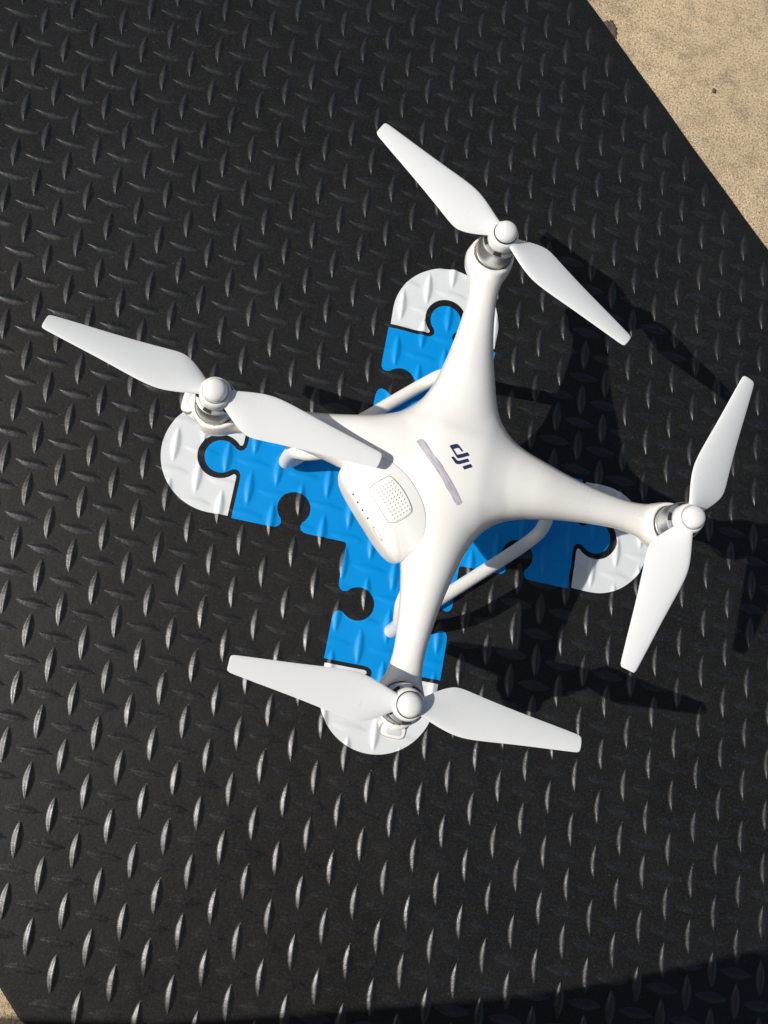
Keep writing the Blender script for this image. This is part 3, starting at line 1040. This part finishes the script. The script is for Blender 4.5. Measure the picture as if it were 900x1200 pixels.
for v in bm.verts: v.co = Vector((v.co.x * 2.2, v.co.y * 2.9, v.co.z * 1.5)) * MM * random.uniform(.88, 1.1)
o = link('pebble', bm_mesh('pebble', bm), M_DIRT); o.location = (0.2194, 0.4984, 0.001)
tag(o, 'tiny dark brown pebble lying alone on the tan concrete', 'pebble')

# loose grit on the concrete, thickest along the mat edge
parts = []
ico = bmesh.new(); bmesh.ops.create_icosphere(ico, subdivisions=1, radius=1)
iv = [tuple(v.co) for v in ico.verts]; ifc = [tuple(v.index for v in f.verts) for f in ico.faces]; ico.free()
n1_ = np.array([0.683, 0.730]); n2_ = np.array([0.730, -0.683])
for k in range(1500):
    u_ = random.uniform(-560, 330); d_ = random.expovariate(1 / 25) if k % 3 == 0 else random.uniform(0, 320)
    p = n1_ * (454 + d_) + n2_ * u_ if k % 10 else -n1_ * (480 + random.uniform(0, 60)) - n2_ * random.uniform(-200, 60)
    r = random.uniform(.35, 1.0) * (1.5 if random.random() < .05 else 1)
    parts.append(([((p[0] + v[0] * r * random.uniform(.7, 1.2)) * MM, (p[1] + v[1] * r * random.uniform(.7, 1.2)) * MM, (r * .35 + v[2] * r * .7) * MM) for v in iv], ifc))
V, F = join_vf(parts)
M_GRIT, t_, p_ = new_mat('sand_grit')
n_ = noise(t_, geo_pos(t_), 260, 3)
t_.links.new(ramp(t_, n_, [(0.35, (0.20, 0.15, 0.095)), (0.5, (0.50, 0.39, 0.25)), (0.65, (0.85, 0.72, 0.52))]), p_.inputs['Base Color'])
p_.inputs['Roughness'].default_value = 0.85
tag(link('grit', mesh('grit', V, F, False), M_GRIT), 'fine loose sandy grit scattered over the tan concrete', 'grit', None, 'stuff')

# ------------------------------------------------------------------ added unseen object, shaped to shade the near edge of the mat
HB = 430.0
sh = (177.5 / 166 * HB, 53.5 / 166 * HB)
edge = [(-420, -500), (-240, -462), (-100, -442), (59, -407), (163, -383), (270, -351), (382, -312), (520, -262), (640, -215)]
top = [(x - sh[0], y - sh[1]) for x, y in catmull([(a, b, 0) for a, b in edge], 4) for x, y in ((x, y),)] if False else [(p[0] - sh[0], p[1] - sh[1]) for p in catmull([(a, b, 0) for a, b in edge], 4)]
shadow_caster = bpy.data.objects.new('shadow_caster', None); col.objects.link(shadow_caster)
shadow_caster.location = (top[len(top) // 2][0] * MM, (top[len(top) // 2][1] - 150) * MM, 0)
tag(shadow_caster, 'added curved wooden shadow caster, unseen, beyond the near edge of the mat', 'shadow_caster')
bx, by = shadow_caster.location.x, shadow_caster.location.y
def plank(a, b, z0, z1):
    V, F = [], []
    n = len(top)
    for p in top:
        for d, z in ((a, z0), (a, z1), (b, z1), (b, z0)):
            V.append((p[0] * MM - bx, (p[1] - d) * MM - by, z * MM))
    for i in range(n - 1):
        for k in range(4): F.append((i * 4 + k, i * 4 + (k + 1) % 4, (i + 1) * 4 + (k + 1) % 4, (i + 1) * 4 + k))
    F.append((0, 1, 2, 3)); F.append(tuple((n - 1) * 4 + k for k in (3, 2, 1, 0)))
    me = mesh('caster_plank', V, F, False)
    bm = bmesh.new(); bm.from_mesh(me); bmesh.ops.recalc_face_normals(bm, faces=bm.faces[:]); bm.to_mesh(me); bm.free()
    return me
for k in range(3):
    link('caster_plank', plank(k * 108, k * 108 + 104, HB - 34, HB + Z0 * 1000), M_WOOD, shadow_caster)
for i in (4, len(top) - 5):
    for d in (185, 285):
        bm = bmesh.new(); bmesh.ops.create_cube(bm, size=1.0)
        for v in bm.verts: v.co = Vector((v.co.x * 0.06 + top[i][0] * MM - bx, v.co.y * 0.06 + (top[i][1] - d) * MM - by, (v.co.z + .5) * (HB - 34) * MM))
        link('caster_leg', bm_mesh('caster_leg', bm, False), M_WOOD, shadow_caster)
